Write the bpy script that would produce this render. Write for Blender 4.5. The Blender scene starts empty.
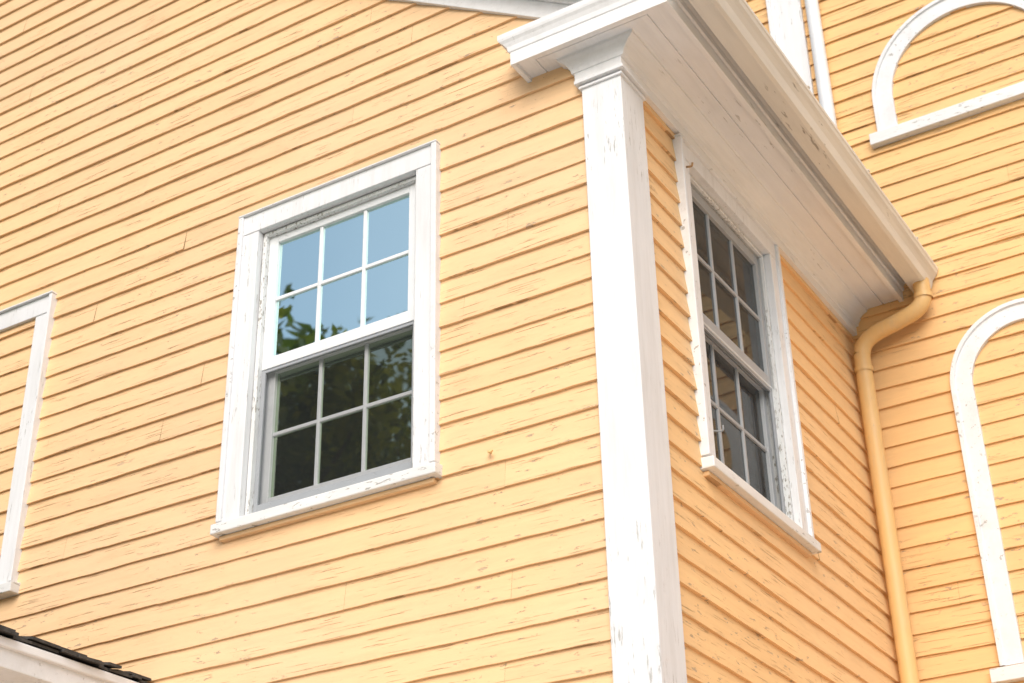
import bpy, bmesh, math, random
from mathutils import Vector, Matrix, noise
random.seed(7)
sc=bpy.context.scene
D=2.802; ZT=0.637; ZB=ZT-1.65; PITCH=0.116
GZ=-5.2
# ---------------------------------------------------------------- materials
def newmat(n):
    m=bpy.data.materials.new(n); m.use_nodes=True
    return m,m.node_tree.nodes,m.node_tree.links,m.node_tree.nodes['Principled BSDF']
class NB:
    def __init__(s,m): s.n=m.node_tree.nodes; s.l=m.node_tree.links; s.tc=s.n.new('ShaderNodeTexCoord')
    def noise(s,scale,vec=(1,1,1),detail=3,rough=.55,off=(0,0,0),dist=0):
        mp=s.n.new('ShaderNodeMapping'); mp.inputs['Scale'].default_value=vec; mp.inputs['Location'].default_value=off
        s.l.new(s.tc.outputs['Object'],mp.inputs[0])
        t=s.n.new('ShaderNodeTexNoise'); t.inputs['Scale'].default_value=scale; t.inputs['Detail'].default_value=detail
        t.inputs['Roughness'].default_value=rough; t.inputs['Distortion'].default_value=dist
        s.l.new(mp.outputs[0],t.inputs['Vector']); return t.outputs[0]
    def rng(s,x,a,b,c=0,d=1):
        r=s.n.new('ShaderNodeMapRange'); s.l.new(x,r.inputs[0])
        for i,v in enumerate((a,b,c,d)): r.inputs[i+1].default_value=v
        return r.outputs[0]
    def math(s,op,a,b=None):
        r=s.n.new('ShaderNodeMath'); r.operation=op
        for i,v in enumerate((a,b)):
            if v is None: continue
            if isinstance(v,(int,float)): r.inputs[i].default_value=v
            else: s.l.new(v,r.inputs[i])
        return r.outputs[0]
    def mix(s,f,a,b,mode='MIX'):
        r=s.n.new('ShaderNodeMix'); r.data_type='RGBA'; r.blend_type=mode
        for k,v in ((0,f),(6,a),(7,b)):
            if isinstance(v,(int,float)): r.inputs[k].default_value=v
            elif isinstance(v,tuple): r.inputs[k].default_value=(*v,1) if len(v)==3 else v
            else: s.l.new(v,r.inputs[k])
        return r.outputs[2]
    def scale(s,col,f):
        r=s.n.new('ShaderNodeVectorMath'); r.operation='SCALE'
        if isinstance(col,tuple): r.inputs[0].default_value=col
        else: s.l.new(col,r.inputs[0])
        s.l.new(f,r.inputs['Scale']); return r.outputs[0]
    def bump(s,h,bs,strength=.3,dist=.002):
        b=s.n.new('ShaderNodeBump'); b.inputs['Strength'].default_value=strength; b.inputs['Distance'].default_value=dist
        s.l.new(h,b.inputs['Height']); s.l.new(b.outputs[0],bs.inputs['Normal'])
def siding_mat(name,base):
    m,n,l,bs=newmat(name); q=NB(m)
    big=q.noise(.7,detail=3); streak=q.noise(1,(1.6,1.6,28),detail=4,rough=.65)
    at=n.new('ShaderNodeAttribute'); at.attribute_name='rnd'
    f=q.math('MULTIPLY',q.rng(big,.3,.7,.955,1.03),q.rng(streak,.3,.7,.94,1.03))
    f=q.math('MULTIPLY',f,q.rng(at.outputs['Fac'],0,1,.965,1.025))
    hue=q.mix(q.rng(big,.35,.65),base,(base[0]*1.0,base[1]*.975,base[2]*.90))
    col=q.scale(hue,f)
    mask=q.rng(q.noise(1.1,detail=2,off=(9,3,5)),.38,.52)
    ck=q.math('MULTIPLY',q.rng(q.noise(1,(3.0,3.0,125),detail=4,rough=.62,off=(1,5,2)),.62,.65),mask)
    ch=q.math('MULTIPLY',q.rng(q.noise(1,(12,12,42),detail=4,rough=.72,off=(3,1,7)),.635,.652),q.rng(q.noise(.9,detail=2,off=(2,8,5)),.45,.54))
    dirt=q.math('MULTIPLY',q.rng(q.noise(1,(3,3,12),detail=4,rough=.7,off=(5,5,5)),.50,.78),.28)
    col=q.mix(dirt,col,(.56,.35,.18))
    col=q.mix(q.math('MULTIPLY',ck,.75),col,(.36,.20,.09))
    col=q.mix(q.math('MULTIPLY',ch,.8),col,(.42,.31,.22))
    l.new(col,bs.inputs['Base Color']); bs.inputs['Roughness'].default_value=.6
    bs.inputs['Specular IOR Level'].default_value=.3
    h=q.math('SUBTRACT',q.math('MULTIPLY',streak,.9),q.math('ADD',ck,ch))
    q.bump(h,bs,.7,.003); return m
def white_mat(name,base=(.785,.79,.795),wear=1.0,axis=(8,8,8),rough=.6,thr=.63):
    m,n,l,bs=newmat(name); q=NB(m)
    big=q.noise(1.2,detail=3); f=q.math('MULTIPLY',q.rng(big,.3,.7,.94,1.02),q.rng(q.noise(1,tuple(a*2.5 for a in axis),detail=4,rough=.7),.3,.7,.955,1.02))
    col=q.scale(base,f)
    gr=q.math('MULTIPLY',q.rng(q.noise(1,axis,detail=5,rough=.7,off=(3,3,1)),.48,.75),min(1,.28*wear))
    col=q.mix(gr,col,(.47,.45,.41))
    mask=q.rng(q.noise(1.6,detail=2,off=(7,1,4)),.45,.56)
    ck=q.math('MULTIPLY',q.rng(q.noise(1,tuple(a*6 for a in axis),detail=4,rough=.65,off=(1,9,2)),thr,thr+.03),mask)
    col=q.mix(q.math('MULTIPLY',ck,min(.95,.66*wear)),col,(.32,.30,.26))
    l.new(col,bs.inputs['Base Color']); bs.inputs['Roughness'].default_value=rough
    bs.inputs['Specular IOR Level'].default_value=.3
    q.bump(q.math('SUBTRACT',q.math('MULTIPLY',gr,-1.0),ck),bs,.5,.002)
    return m
M_sidA=siding_mat('siding_paint',(.85,.578,.335))
M_sidB=siding_mat('siding_paint_side',(.86,.575,.305))
M_sidC=siding_mat('siding_paint_wing_bounce_tint',(.84,.530,.245))  # house paint with golden wall-to-wall bounce light put into the base colour
M_wv=white_mat('white_paint_vertical',axis=(14,14,1.5),wear=.95,thr=.62)
M_wh=white_mat('white_paint_trim',axis=(6,6,6),wear=1.1,thr=.62)
M_jb=white_mat('weathered_jamb_paint',(.74,.75,.74),axis=(16,16,5),wear=1.5,thr=.56)
M_wc=white_mat('white_paint_cornice',(.83,.83,.83),axis=(12,1.2,12),wear=.9,thr=.64)
M_ws=white_mat('white_sash',(.80,.82,.83),wear=.25,rough=.35)
M_gut=white_mat('gutter_paint',(.76,.74,.68),axis=(10,1,10),wear=1.3,rough=.35)
M_yel=white_mat('downspout_paint',(.78,.50,.21),axis=(20,20,3),wear=.6,rough=.4)
M_sillu=white_mat('window_sill_paint',(.78,.78,.76),axis=(3,3,12),wear=1.2,thr=.61)
M_gray=white_mat('screen_frame_grey',(.36,.38,.40),wear=.2,rough=.4)
def simple(name,col,rough=.8,sc_=8,var=.25):
    m,n,l,bs=newmat(name); q=NB(m)
    l.new(q.scale(col,q.rng(q.noise(sc_,detail=4),.3,.7,1-var,1+var)),bs.inputs['Base Color']); bs.inputs['Roughness'].default_value=rough
    q.bump(q.noise(sc_*6,detail=3),bs,.4,.004); return m
M_shing=simple('asphalt_shingle',(.055,.05,.045),.9,30,.5)
M_dark=simple('dark_interior',(.02,.02,.02),.9)
M_sheath=simple('sheathing',(.30,.18,.07),.9)
M_grass=simple('grass',(.09,.12,.045),.95,3,.4)
M_conc=simple('concrete',(.56,.55,.53),.9,4,.12)  # kept pale so the added ground sheet bounces more light upward
M_bark=simple('bark',(.10,.075,.05),.95,12,.4)
def glass(name,refl,tint,inner):
    m=bpy.data.materials.new(name); m.use_nodes=True; n=m.node_tree.nodes; l=m.node_tree.links; n.clear()
    q=NB(m)
    g=n.new('ShaderNodeBsdfGlossy'); g.inputs['Color'].default_value=(*tint,1); g.inputs['Roughness'].default_value=.015
    d=n.new('ShaderNodeBsdfDiffuse'); l.new(q.scale(inner,q.rng(q.noise(3,detail=3),.3,.7,.6,1.5)),d.inputs[0])
    mx=n.new('ShaderNodeMixShader'); lw=n.new('ShaderNodeFresnel'); lw.inputs[0].default_value=1.5
    f=q.math('ADD',refl,lw.outputs[0]); l.new(f,mx.inputs[0]); l.new(d.outputs[0],mx.inputs[1]); l.new(g.outputs[0],mx.inputs[2])
    b=n.new('ShaderNodeBump'); b.inputs['Strength'].default_value=.12; b.inputs['Distance'].default_value=.01
    l.new(q.noise(2.5,detail=1),b.inputs['Height']); l.new(b.outputs[0],g.inputs['Normal'])
    o=n.new('ShaderNodeOutputMaterial'); l.new(mx.outputs[0],o.inputs[0]); return m
M_glU=glass('glass_upper_pane',.84,(.72,.95,.92),(.03,.035,.035))
M_glL=glass('glass_lower_pane',.52,(.85,1,.75),(.02,.022,.02))
M_glB=glass('glass_side_pane',.04,(.85,.95,1),(.07,.06,.05))
def screen():
    m=bpy.data.materials.new('insect_screen'); m.use_nodes=True; n=m.node_tree.nodes; l=m.node_tree.links; n.clear()
    t=n.new('ShaderNodeBsdfTransparent'); d=n.new('ShaderNodeBsdfDiffuse'); d.inputs[0].default_value=(.03,.032,.035,1)
    mx=n.new('ShaderNodeMixShader'); mx.inputs[0].default_value=.30; o=n.new('ShaderNodeOutputMaterial')
    l.new(t.outputs[0],mx.inputs[1]); l.new(d.outputs[0],mx.inputs[2]); l.new(mx.outputs[0],o.inputs[0]); return m
M_scr=screen()
# ---------------------------------------------------------------- helpers
def empty(n,parent=None):
    e=bpy.data.objects.new(n,None); sc.collection.objects.link(e)
    if parent: e.parent=parent
    return e
house=empty('yellow_house')
def obj(name,verts,faces,mat,parent=house,bevel=0,recalc=True,smooth=False):
    me=bpy.data.meshes.new(name); me.from_pydata([tuple(v) for v in verts],[],faces)
    if recalc:
        bm=bmesh.new(); bm.from_mesh(me); bmesh.ops.recalc_face_normals(bm,faces=bm.faces); bm.to_mesh(me); bm.free()
    me.materials.append(mat); o=bpy.data.objects.new(name,me); sc.collection.objects.link(o); o.parent=parent
    if smooth:
        for p in me.polygons: p.use_smooth=True
    if bevel:
        b=o.modifiers.new('bevel','BEVEL'); b.width=bevel; b.segments=2; b.limit_method='ANGLE'
    return o
class Frame:
    def __init__(s,k): s.k=k
    def p(s,u,z,d):
        if s.k=='A': return (u,-d,z)
        if s.k=='B': return (d,u,z)
        return (u,D-d,z)
FA,FB,FC=Frame('A'),Frame('B'),Frame('C')
class Geo:
    def __init__(s): s.v=[]; s.f=[]
    def box(s,F,u0,u1,z0,z1,d0,d1,slope=0):
        b=len(s.v)
        for d in (d0,d1):
            for (u,z) in ((u0,z0),(u1,z0),(u1,z1-(slope if d==d1 else 0)),(u0,z1-(slope if d==d1 else 0))): s.v.append(F.p(u,z,d))
        for f in ((0,1,2,3),(4,7,6,5),(0,4,5,1),(1,5,6,2),(2,6,7,3),(3,7,4,0)): s.f.append(tuple(b+i for i in f))
    def quad(s,pts):
        b=len(s.v); s.v+=pts; s.f.append(tuple(range(b,b+len(pts))))
    def make(s,name,mat,parent=house,bevel=0,**k): return obj(name,s.v,s.f,mat,parent,bevel,**k)
# ---------------------------------------------------------------- clapboards
def siding(name,F,u0,u1,z0,z1,openings,mat,clip=None,seed=1,base=0.0):
    rnd=random.Random(seed); V=[];Fc=[];R=[]
    zc=z0
    while zc<z1:
        zt=zc+PITCH; U1=u1
        if clip: U1=min(u1,clip(zt))
        joints=[u0]; x=u0+rnd.uniform(.5,4)
        while x<U1-.3: joints.append(x); x+=rnd.uniform(2.4,4.8)
        joints.append(U1)
        for j in range(len(joints)-1):
            a,b=joints[j],joints[j+1]
            if b-a<.01: continue
            val=rnd.random(); dz=rnd.uniform(-.0018,.0018); sd=rnd.uniform(0,100); lift=rnd.uniform(-.001,.0025)
            ga=a+.0005; gb=b-.0005
            cuts={ga,gb}
            for o in openings:
                if o[2]<zt and o[3]>zc:
                    for c in (o[0],o[1]):
                        if ga<c<gb: cuts.add(c)
            n=max(1,int((gb-ga)/.07)); 
            for i in range(1,n): cuts.add(ga+(gb-ga)*i/n)
            cs=sorted(cuts)
            def col(u,z):
                fr=(z-zc)/PITCH
                w=noise.noise(Vector((u*2.2,sd,0)))*.0028+noise.noise(Vector((u*9,sd,9)))*.0014
                d=base+.001+(.0132+lift+w)*(1-fr)
                zz=z+((dz+noise.noise(Vector((u*3,sd,5)))*.0032+noise.noise(Vector((u*13,sd,15)))*.0022) if fr<.01 else 0)
                return zz,max(d,base+.0005)
            for i in range(len(cs)-1):
                p,q=cs[i],cs[i+1]
                if q-p<1e-5: continue
                mid=(p+q)/2; rs=[(zc,zt+.010)]
                for o in openings:
                    if o[0]<mid<o[1]:
                        nr=[]
                        for (r0,r1) in rs:
                            if o[3]<=r0 or o[2]>=r1: nr.append((r0,r1)); continue
                            if o[2]>r0: nr.append((r0,o[2]))
                            if o[3]<r1: nr.append((o[3],r1))
                        rs=nr
                for (r0,r1) in rs:
                    pts=[]
                    for (u,z) in ((p,r0),(q,r0),(q,r1),(p,r1)):
                        zz,d=col(u,z); pts.append(F.p(u,zz,d))
                    k=len(V); V+=pts; Fc.append((k,k+1,k+2,k+3)); R.append(val)
                    if r0==zc:
                        z0_,d0_=col(p,r0); z1_,d1_=col(q,r0)
                        k=len(V); V+=[F.p(p,z0_,d0_),F.p(q,z1_,d1_),F.p(q,z1_,base-.012),F.p(p,z0_,base-.012)]; Fc.append((k,k+3,k+2,k+1)); R.append(val)
        zc=zt
    o=obj(name,V,Fc,mat,recalc=False)
    at=o.data.attributes.new('rnd','FLOAT','FACE'); at.data.foreach_set('value',R)
    return o
def opening(s0,s1): return (s0+.05,s1-.05,ZB+.03,ZT-.05)
A0,A1=-2.048,-.922; B0,B1=.533,1.632
sl=.62
def zline(x): return 1.069+sl*(-.29-x)
zb0=ZB-35*PITCH
siding('clapboard_siding_front',FA,-8,-.14,zb0,5,[opening(A0,A1)],M_sidA,clip=lambda zt: -.29-(zt-1.20)/sl,seed=3)
siding('clapboard_siding_side',FB,.15,D-.002,zb0+.012,.72,[opening(B0,B1)],M_sidB,seed=5)
siding('clapboard_siding_wing',FC,-6,6,zb0+.03,5.2,[],M_sidC,seed=9)
g=Geo()
def sheath(F,u0,u1,z0,z1,o=None,d0=-.10,d1=-.004):
    if not o: g.box(F,u0,u1,z0,z1,d0,d1); return
    a,b,c,e=o
    g.box(F,u0,a,z0,z1,d0,d1); g.box(F,b,u1,z0,z1,d0,d1); g.box(F,a,b,z0,c,d0,d1); g.box(F,a,b,e,z1,d0,d1)
sheath(FA,-8,-.12,GZ,.9,opening(A0,A1)); sheath(FB,.11,D,GZ,.8,opening(B0,B1)); sheath(FC,-6,6,GZ,5.2)
v=[(-8,.005,.9),(-.15,.005,.9),(-.15,.005,1.0),(-4,.005,zline(-4)+.1),(-8,.005,1.0)]
g.quad(v)
g.make('wall_sheathing',M_sheath)
# ---------------------------------------------------------------- windows
def window(name,F,s0,s1,glU,full_screen=False,c=.105,mg=.182):
    W=empty(name,house)
    g=Geo(); zt,zb=ZT,ZB
    sill_t=zb+.062
    g.box(F,s0,s0+c,sill_t,zt-c,-.01,.030); g.box(F,s1-c,s1,sill_t,zt-c,-.01,.0302)
    g.box(F,s0,s1,zt-c+.0015,zt,-.01,.033)
    g.make('casing',M_wv,W,.003)
    g=Geo()
    g.box(F,s0-.014,s0+.014,sill_t,zt-.001,-.008,.046); g.box(F,s1-.014,s1+.014,sill_t,zt-.001,-.008,.046)
    g.box(F,s0-.016,s1+.016,zt,zt+.010,-.008,.048)
    g.make('back_band',M_wh,W,.004)
    g=Geo(); g.box(F,s0-.022,s1+.03,zb,zb+.060,-.09,.066,slope=.012); g.make('sill',M_sillu,W,.005)
    g=Geo(); g.box(F,s0-.0,s1+.0,zb-.022,zb-.001,-.004,.03); g.make('sill_bed_mould',M_sidA,W,.004)
    g=Geo(); a,b=s0+c,s1-c
    g.box(F,a-.04,a+.004,sill_t-.004,zt-c,-.14,-.012); g.box(F,b-.004,b+.04,sill_t-.004,zt-c,-.14,-.012); g.box(F,a-.04,b+.04,zt-c-.004,zt-c+.03,-.14,-.0125)
    g.make('jamb',M_jb,W,.002)
    g=Geo()
    g.box(F,a+.004,a+.026,sill_t,zt-c-.004,-.14,-.004); g.box(F,b-.026,b-.004,sill_t,zt-c-.004,-.14,-.004); g.box(F,a+.026,b-.026,zt-c-.022,zt-c-.004,-.14,-.0042)
    g.make('blind_stop',M_jb,W,.002)
    a+=.026; b-=.026
    top=zt-c-.022; gU1=zt-.165; gw0,gw1=s0+mg,s1-mg
    gl=.625; gU0=gU1-gl; gL1=gU0-.065; gL0=gL1-gl
    g=Geo(); du=-.028
    g.box(F,a,gw0,gU0-.058,top,du-.035,du); g.box(F,gw1,b,gU0-.058,top,du-.035,du)
    g.box(F,gw0,gw1,gU1,top,du-.035,du-.0005); g.box(F,gw0,gw1,gU0-.058,gU0,du-.035,du-.0005)
    for i in (1,2):
        x=gw0+(gw1-gw0)*i/3; g.box(F,x-.009,x+.009,gU0,gU1,du-.03,du-.008)
    z=(gU0+gU1)/2; g.box(F,gw0,gw1,z-.009,z+.009,du-.03,du-.0085)
    g.make('upper_sash',M_ws,W,.003)
    g=Geo(); dl=-.066
    g.box(F,a,gw0,gL0-.07,gL1+.05,dl-.035,dl); g.box(F,gw1,b,gL0-.07,gL1+.05,dl-.035,dl)
    g.box(F,gw0,gw1,gL1,gL1+.05,dl-.035,dl-.0005); g.box(F,gw0,gw1,gL0-.07,gL0,dl-.035,dl-.0005)
    for i in (1,2):
        x=gw0+(gw1-gw0)*i/3; g.box(F,x-.009,x+.009,gL0,gL1,dl-.03,dl-.008)
    z=(gL0+gL1)/2; g.box(F,gw0,gw1,z-.009,z+.009,dl-.03,dl-.0085)
    g.make('lower_sash',M_ws,W,.003)
    g=Geo(); g.quad([F.p(gw0-.01,gU0-.01,du-.018),F.p(gw1+.01,gU0-.01,du-.018),F.p(gw1+.01,gU1+.01,du-.018),F.p(gw0-.01,gU1+.01,du-.018)]); g.make('upper_glass',glU,W)
    g=Geo(); g.quad([F.p(gw0-.01,gL0-.01,dl-.018),F.p(gw1+.01,gL0-.01,dl-.018),F.p(gw1+.01,gL1+.01,dl-.018),F.p(gw0-.01,gL1+.01,dl-.018)]); g.make('lower_glass',M_glL if not full_screen else M_glB,W)
    g=Geo(); s_b=sill_t+.004; s_t=gU0-.062; d=-.030
    g.box(F,a+.001,a+.022,s_b,s_t,d-.014,d); g.box(F,b-.022,b-.001,s_b,s_t,d-.014,d); g.box(F,a+.022,b-.022,s_b,s_b+.065,d-.014,d-.0004); g.box(F,a+.022,b-.022,s_t-.014,s_t,d-.014,d-.0004)
    g.make('screen_frame',M_gray,W,.002)
    g=Geo(); g.quad([F.p(a+.02,s_b+.05,d-.008),F.p(b-.02,s_b+.05,d-.008),F.p(b-.02,s_t-.01,d-.008),F.p(a+.02,s_t-.01,d-.008)]); g.make('screen_mesh',M_scr,W)
    if full_screen:
        g=Geo(); g.quad([F.p(a,s_t,-.018),F.p(b,s_t,-.018),F.p(b,top,-.018),F.p(a,top,-.018)]); g.make('upper_screen_mesh',M_scr,W)
    g=Geo(); g.box(F,s0+.03,s1-.03,zb+.02,zt-.03,-.30,-.145); g.make('interior',M_dark,W)
window('double_hung_window',FA,A0,A1,M_glU)
window('double_hung_window_side',FB,B0,B1,M_glB,True,.088,.150)
W=empty('blind_window',house); g=Geo(); xr=-3.335; xl=xr-1.137
g.box(FA,xl,xl+.105,ZB+.062,ZT-.106,-.01,.03); g.box(FA,xr-.105,xr,ZB+.062,ZT-.106,-.01,.03); g.box(FA,xl,xr,ZT-.1035,ZT,-.01,.033)
g.box(FA,xl-.012,xl+.01,ZB+.062,ZT-.001,-.01,.045);g.box(FA,xr-.01,xr+.012,ZB+.062,ZT-.001,-.01,.045); g.box(FA,xl-.015,xr+.015,ZT,ZT+.010,-.01,.05)
g.make('casing',M_wv,W,.003)
g=Geo(); g.box(FA,xl-.05,xr+.04,ZB,ZB+.06,-.01,.066,slope=.012); g.make('sill',M_sillu,W,.004)
# ---------------------------------------------------------------- arched blind windows on the wing
def arch(name,cx,zs,R,band,zbot,sill,dz=.03,silld=.06,over=.05):
    W=empty(name,house); V=[];Fc=[]
    outer=[(cx-R,zbot)];inner=[(cx-R+band,zbot)]
    n=40
    for i in range(n+1):
        a=math.pi-math.pi*i/n
        outer.append((cx+R*math.cos(a),zs+R*math.sin(a))); inner.append((cx+(R-band)*math.cos(a),zs+(R-band)*math.sin(a)))
    outer.append((cx+R,zbot)); inner.append((cx+R-band,zbot))
    prof=[(0,-.005),(0,dz+.012),(.022,dz+.012),(.026,dz),(band,dz),(band,-.005)]
    m=len(prof)
    for (o,i_) in zip(outer,inner):
        for (t,d) in prof:
            k=t/band; V.append(FC.p(o[0]+(i_[0]-o[0])*k,o[1]+(i_[1]-o[1])*k,d))
    for i in range(len(outer)-1):
        for j in range(m-1):
            Fc.append((i*m+j,(i+1)*m+j,(i+1)*m+j+1,i*m+j+1))
    obj('arch_trim',V,Fc,M_wh,W,.002)
    g=Geo(); g.box(FC,cx-R-over,cx+R+over,sill[0],sill[1],-.01,silld,slope=.01); g.make('sill',M_sillu,W,.004)
arch('arched_blind_window',.925,.17,.42,.115,-1.34,(-1.42,-1.341))
arch('arched_blind_window',.93,2.15,.585,.12,1.935,(1.845,1.934))
# ---------------------------------------------------------------- corner board + capital
z0=GZ+.3
v=[];top=.70
pts=[(-.163,.0),(-.163,-.028),(.027,-.028),(.027,.182),(0,.182),(0,.0)]
for z in (z0,top):
    for (x,y) in pts: v.append((x,y,z))
n=len(pts); f=[tuple(range(n)),tuple(range(2*n-1,n-1,-1))]+[(i,(i+1)%n,n+(i+1)%n,n+i) for i in range(n)]
obj('corner_board',v,f,M_wv,house,.004)
g=Geo()
for (a,z1,z2) in ((.010,.618,.632),(.024,.640,.658)):
    x0,x1,y0,y1=-.163-a,.027+a,-.028-a,.182+a
    b=len(g.v)
    for z in (z1,z2):
        for (x,y) in ((x0,y0),(x1,y0),(x1,y1),(.005,y1),(.005,.0),(x0,.0)): g.v.append((x,y,z))
    g.f+= [tuple(b+i for i in range(6)),tuple(b+11-i for i in range(6))]+[(b+i,b+(i+1)%6,b+6+(i+1)%6,b+6+i) for i in range(6)]
g.make('capital',M_wh,house,.003)
# ---------------------------------------------------------------- cornice
prof=[(.0,.66),(.036,.66),(.036,.715),(.050,.718),(.054,.736),(.064,.752),(.086,.775),(.112,.790),(.114,.803),(.130,.806),
 (.205,.808),(.207,.816),(.211,.816),(.213,.808),(.300,.808),(.302,.788),(.326,.788),(.326,.855),(.336,.860),(.342,.885),(.360,.905),(.378,.918),(.385,.930),(.385,.955),(.0,.965)]
xL=-.163
def ky(o): return .030+(o-.036)*.44 if o>.036 else o*.83
def kx(o): return .030+(o-.036)*.85 if o>.036 else o*.83
V=[];Fc=[];m=len(prof)
for (o,z) in prof: V.append((xL-kx(o),.01,z))
for (o,z) in prof: V.append((xL-kx(o),-ky(o),z))
for (o,z) in prof: V.append((o,-ky(o),z))
ys=[0.3*i for i in range(1,9)]+[D-.003]
for y in ys:
    for (o,z) in prof: V.append((o,y,z+noise.noise(Vector((y*1.3,0,0)))*.003))
for i in range(2+len(ys)):
    for j in range(m-1): Fc.append((i*m+j,(i+1)*m+j,(i+1)*m+j+1,i*m+j+1))
obj('cornice',V,Fc,M_wc,house,.0015)
gp=[(.388,.942),(.388,.818),(.470,.811),(.488,.818),(.496,.840),(.502,.862),(.518,.884),(.532,.898),(.538,.918),(.542,.921),(.542,.940),(.530,.940),(.530,.925),(.488,.86),(.470,.824),(.395,.826),(.392,.942)]
V=[];Fc=[];m=len(gp); ys=[-.22+i*.2 for i in range(17)]; ys=[y for y in ys if y<D-.05]+[D-.018]
for y in ys:
    w=noise.noise(Vector((y*.9,3,0)))*.004
    for (x,z) in gp: V.append((x+.004,y,z+w-.006))
for i in range(len(ys)-1):
    for j in range(m): Fc.append((i*m+j,(i+1)*m+j,(i+1)*m+(j+1)%m,i*m+(j+1)%m))
k=(len(ys)-1)*m
Fc.append(tuple(k+i for i in range(0,11))); Fc.append(tuple(i for i in range(10,-1,-1)))
obj('gutter',V,Fc,M_gut,house)
g=Geo()
for y in [0.1,.9,1.7,2.45]:
    b=len(g.v)
    for yy in (y-.012,y+.012):
        for (x,z) in ((.386,.943),(.386,.947),(.549,.947),(.549,.943)): g.v.append((x,yy,z))
    for f in ((0,1,2,3),(4,7,6,5),(0,4,5,1),(1,5,6,2),(2,6,7,3),(3,7,4,0)): g.f.append(tuple(b+i for i in f))
g.make('gutter_straps',M_gut)
def tube(name,path,r,mat,parent=house,seg=20,sub=6):
    P=[Vector(p) for p in path]; pts=[]
    for i in range(len(P)-1):
        p0=P[max(i-1,0)];p1=P[i];p2=P[i+1];p3=P[min(i+2,len(P)-1)]
        for k in range(sub):
            t=k/sub
            pts.append(.5*((2*p1)+(p2-p0)*t+(2*p0-5*p1+4*p2-p3)*t*t+(3*p1-p0-3*p2+p3)*t**3))
    pts.append(P[-1]); V=[];Fc=[]
    up=Vector((0,1,0))
    for i,p in enumerate(pts):
        t=(pts[min(i+1,len(pts)-1)]-pts[max(i-1,0)]).normalized()
        a=up-t*up.dot(t); a.normalize(); b=t.cross(a)
        for k in range(seg):
            an=2*math.pi*k/seg; V.append(p+a*math.cos(an)*r+b*math.sin(an)*r)
    for i in range(len(pts)-1):
        for k in range(seg): Fc.append((i*seg+k,i*seg+(k+1)%seg,(i+1)*seg+(k+1)%seg,(i+1)*seg+k))
    return obj(name,V,Fc,mat,parent,smooth=True)
dy=2.70
tube('downspout',[(.46,dy,.83),(.46,dy,.76),(.45,dy,.70),(.40,dy,.655),(.29,dy,.62),(.17,dy,.59),(.10,dy,.545),(.075,dy,.48),(.073,dy,.38),(.073,dy,-.5),(.073,dy,-1.6),(.073,dy,-3.4),(.073,dy,GZ+.15)],.046,M_yel)
for z in (.745,.40,-1.7): tube('downspout_collar',[(.46 if z>.7 else .073,dy,z),(.46 if z>.7 else .073,dy,z-.03)],.051,M_yel,sub=1)
def hook(name,pts,r,mat): tube(name,pts,r,mat,seg=8,sub=3)
M_rust=simple('rusty_metal',(.42,.26,.13),.7,60,.4)
hook('wall_hook',[(-.660,0,-.965),(-.660,-.03,-.97),(-.650,-.038,-.98),(-.640,-.034,-.97)],.005,M_yel)
hook('casing_hook',[(.03,.58,.50),(.06,.575,.49),(.07,.565,.50)],.005,M_rust)
hook('casing_hook',[(.0,.66,-.78),(.055,.65,-.80),(.065,.64,-.78)],.004,M_gray)
g=Geo(); g.box(FC,-.216,-.01,.9,5.2,-.01,.035); g.box(FC,-.23,-.20,.9,5.2,-.01,.05); g.make('wing_pilaster',M_wv,house,.003)
tube('wing_downspout',[(.075,D-.07,5.1),(.075,D-.07,3),(.075,D-.07,1.0)],.042,M_ws,sub=4)
# ---------------------------------------------------------------- roof and rake
def rake(name,parts,mat):
    g=Geo()
    for (y0,y1,h0,h1) in parts:
        xs=min(.385,-.29-((.958-h0)-1.069)/sl)
        for mir in (0,1):
            b=len(g.v)
            for x in (xs,-4.0):
                for (y,h) in ((y0,h0),(y1,h0),(y1,h1),(y0,h1)): g.v.append(((-8-x-.001) if mir else x,y,zline(x)+h))
            for f in ((0,1,2,3),(4,7,6,5),(0,4,5,1),(1,5,6,2),(2,6,7,3),(3,7,4,0)): g.f.append(tuple(b+i for i in f))
    return g.make(name,mat,house,.003)
rake('rake_trim',[(.0,-.030,0,.10),(.0,-.050,.10,.13),(0,-.07,.13,.16),(0,-.142,.16,.18),(-.13,-.150,.145,.30),(-.12,-.165,.30,.33),(-.12,-.18,.33,.37)],M_wc)
v=[];
for y in (-.195,D):
    for (x,z) in ((.41,zline(.41)+.37),(.41,zline(.41)+.395),(-4,zline(-4)+.395),(-8.4,zline(.4)+.395),(-8.4,zline(.4)+.37),(-4,zline(-4)+.37)): v.append((x,y,z))
f=[(0,1,2,5),(5,2,3,4),(6,11,8,7),(11,10,9,8)]+[(i,(i+1)%6,6+(i+1)%6,6+i) for i in range(6)]
obj('roof',v,f,M_shing)
v=[(-6.2,D-.4,5.2),(6.2,D-.4,5.2),(6.2,D+8,5.2),(-6.2,D+8,5.2),(-6.2,D+3.8,8),(6.2,D+3.8,8)]
obj('wing_roof',v,[(0,1,2,3),(0,4,5,1),(3,2,5,4),(0,3,4),(1,5,2)],M_shing)
v=[(-8,.11,GZ),(-8,D,GZ),(-8,D,.9),(-8,.11,.9)]
g2=Geo(); g2.quad(v); g2.quad([(6,D+.1,GZ),(6,D+7.6,GZ),(6,D+7.6,5.2),(6,D+.1,5.2)]); g2.quad([(-6,D+.1,GZ),(-6,D+7.6,GZ),(-6,D+7.6,5.2),(-6,D+.1,5.2)]); g2.quad([(-6,D+7.6,GZ),(6,D+7.6,GZ),(6,D+7.6,5.2),(-6,D+7.6,5.2)])
g2.make('side_walls',M_sidC)
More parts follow.
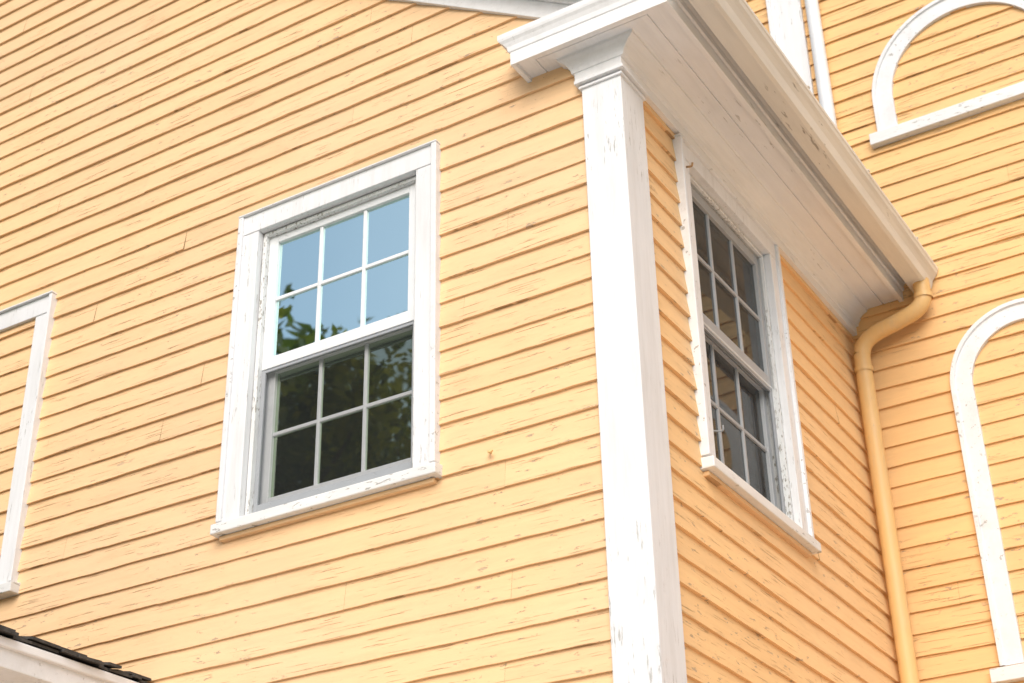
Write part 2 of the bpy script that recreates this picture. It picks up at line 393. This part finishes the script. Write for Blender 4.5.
# ---------------------------------------------------------------- porch
P=empty('porch',house)
xe=-2.376; ze=-1.600
g=Geo()
g.box(FA,-6,xe-.02,ze-.13,ze-.022,.02,2.6); g.make('porch_fascia',M_wh,P,.004)
g=Geo(); g.box(FA,-6,xe-.0,ze-.055,ze-.018,.018,2.63); g.make('porch_crown',M_wc,P,.006)
g=Geo(); g.box(FA,-5.9,xe-.22,ze-.42,ze-.131,.03,2.4); g.make('porch_beam',M_wh,P,.004)
g=Geo()
for (px,py) in ((-2.75,2.2),(-5.6,2.2)):
    g.box(FA,px-.1,px+.1,GZ+.3,ze-.42,py-.1,py+.1); g.box(FA,px-.13,px+.13,ze-.50,ze-.42,py-.13,py+.13); g.box(FA,px-.13,px+.13,GZ+.3,GZ+.45,py-.13,py+.13)
g.make('porch_post',M_wh,P,.006)
g=Geo(); g.box(FA,-6,-2.4,GZ,GZ+.3,.02,2.6); g.make('porch_floor',M_conc,P)
g=Geo(); rr=random.Random(4)
for layer in range(2):
    y=0.02
    while y<2.66:
        w=rr.uniform(.04,.16); e=xe+.02+rr.uniform(-.03,.02)-layer*.012; z=ze-.012+layer*.012+rr.uniform(-.004,.005)
        t=.2
        y2=min(y+w,2.67)
        g.v+= [(e,-y,z),(e,-y2+.003,z+rr.uniform(-.004,.004)),(-4.2,-y2+.003,z+(e+4.2)*t),(-4.2,-y,z+(e+4.2)*t)]
        b=len(g.v)-4; g.v+=[(a[0],a[1],a[2]+.011) for a in g.v[b:b+4]]
        for f in ((0,1,2,3),(4,7,6,5),(0,4,5,1),(1,5,6,2),(2,6,7,3),(3,7,4,0)): g.f.append(tuple(b+i for i in f))
        y+=w
g.v+=[(-4.2,-.02,ze+.365),(-4.2,-2.66,ze+.365),(-6.05,-2.66,ze),(-6.05,-.02,ze)]; b=len(g.v)-4; g.f.append((b,b+1,b+2,b+3))
g.make('porch_shingles',M_shing,P)
# ---------------------------------------------------------------- ground
def sheet(name,x0,x1,y0,y1,z,mat):
    return obj(name,[(x0,y0,z),(x1,y0,z),(x1,y1,z),(x0,y1,z)],[(0,1,2,3)],mat,None)
sheet('ground',-600,600,-600,600,GZ,M_grass)
sheet('bounce_ground',-8,18,-11,2.7,GZ+.004,M_conc)  # unseen pale sheet added to bounce light onto the walls and soffit
# ---------------------------------------------------------------- trees (seen mirrored in the panes)
m,n,l,bs=newmat('foliage'); q=NB(m)
lc=q.mix(q.rng(q.noise(.8,detail=3),.38,.62),(.09,.12,.02),(.30,.27,.03))
l.new(lc,bs.inputs['Base Color']); bs.inputs['Roughness'].default_value=.6
tr=n.new('ShaderNodeBsdfTranslucent'); l.new(lc,tr.inputs[0]); mx=n.new('ShaderNodeMixShader'); mx.inputs[0].default_value=.5
l.new(bs.outputs[0],mx.inputs[1]); l.new(tr.outputs[0],mx.inputs[2]); l.new(mx.outputs[0],n['Material Output'].inputs[0])
M_leaf=m
def tree(loc,h,R,seed,name='maple_tree'):
    rr=random.Random(seed); T=empty(name); T.location=loc
    V=[];Fc=[]
    def cone(p,q_,r0,r1,s=8):
        p=Vector(p);q_=Vector(q_);t=(q_-p).normalized();a=t.orthogonal().normalized();b=t.cross(a);k=len(V)
        for (c,r) in ((p,r0),(q_,r1)):
            for i in range(s): V.append(c+a*math.cos(6.283*i/s)*r+b*math.sin(6.283*i/s)*r)
        for i in range(s): Fc.append((k+i,k+(i+1)%s,k+s+(i+1)%s,k+s+i))
    cone((0,0,0),(.1,0,h*.35),.28,.2); cone((.1,0,h*.35),(0,.1,h*.8),.2,.06)
    cl=[]
    for i in range(64):
        u=rr.uniform(-1,1); an=rr.uniform(0,6.283); r=rr.random()**.4
        c=Vector((math.cos(an)*math.sqrt(1-u*u)*R*r,math.sin(an)*math.sqrt(1-u*u)*R*r,h*.62+u*h*.33*r)); cl.append((c,rr.uniform(.6,1.15)*R*.27))
        if i%3==0: cone((.1,0,h*rr.uniform(.3,.5)),c,.07,.02,5)
    obj('trunk_and_limbs',V,Fc,M_bark,T)
    V2=[];F2=[]
    for c,r in cl:
        for k in range(380):
            d=Vector((rr.gauss(0,1),rr.gauss(0,1),rr.gauss(0,.75))).normalized()*r*rr.random()**.35
            p=c+d; s=rr.uniform(.08,.14); a=Vector((rr.gauss(0,1),rr.gauss(0,1),rr.gauss(0,1))).normalized(); b=a.orthogonal().normalized()
            b=(b+a.cross(b)*rr.uniform(-1,1)).normalized()
            kk=len(V2); V2.extend([p-a*s,p+b*s*.6,p+a*s,p-b*s*.6]); F2.append((kk,kk+1,kk+2,kk+3))
    obj('crown',V2,F2,M_leaf,T,recalc=False)
tree((-13.0,-10.8,GZ),14.9,4.6,1); tree((-19,-15,GZ),17.4,5,2); tree((-11.3,-15.6,GZ),15.4,4.8,3); tree((14,10,GZ),11,4,4)
# ---------------------------------------------------------------- light
az=math.radians(12); el=math.radians(40)
sd=Vector((math.sin(az)*math.cos(el),-math.cos(az)*math.cos(el),math.sin(el)))
w=bpy.data.worlds.new('World'); sc.world=w; w.use_nodes=True; wn=w.node_tree.nodes
sky=wn.new('ShaderNodeTexSky'); sky.sky_type='NISHITA'; sky.sun_disc=False; sky.sun_elevation=el
sky.sun_rotation=math.atan2(sd.x,sd.y); sky.air_density=1.0; sky.dust_density=3
wn['Background'].inputs[1].default_value=.15; w.node_tree.links.new(sky.outputs[0],wn['Background'].inputs[0])
L=bpy.data.lights.new('sun','SUN'); L.energy=2.45; L.angle=math.radians(45); L.color=(1,.97,.93)
lo=bpy.data.objects.new('sun',L); sc.collection.objects.link(lo); lo.rotation_euler=(-Vector((.42,-.78,.58))).to_track_quat('-Z','Y').to_euler(); lo.location=(5,-10,12)
# ---------------------------------------------------------------- camera
R=Matrix(((0.85201,0.52314,-0.02017),(-0.26931,0.40491,-0.8738),(-0.44895,0.74991,0.48587)))
cm=bpy.data.cameras.new('camera'); cam=bpy.data.objects.new('camera',cm); sc.collection.objects.link(cam)
rot=Matrix((R[0],-R[1],-R[2])).transposed()
cam.matrix_world=Matrix.Translation((2.29723,-4.76954,-3.57938))@rot.to_4x4()
cm.sensor_width=36; cm.lens=15.53405*100/1024*36; cm.clip_end=2000
cm.dof.use_dof=True; cm.dof.focus_distance=6.6; cm.dof.aperture_fstop=3.2
sc.camera=cam
sc.view_settings.view_transform='Standard'; sc.view_settings.look='None'; sc.view_settings.exposure=0
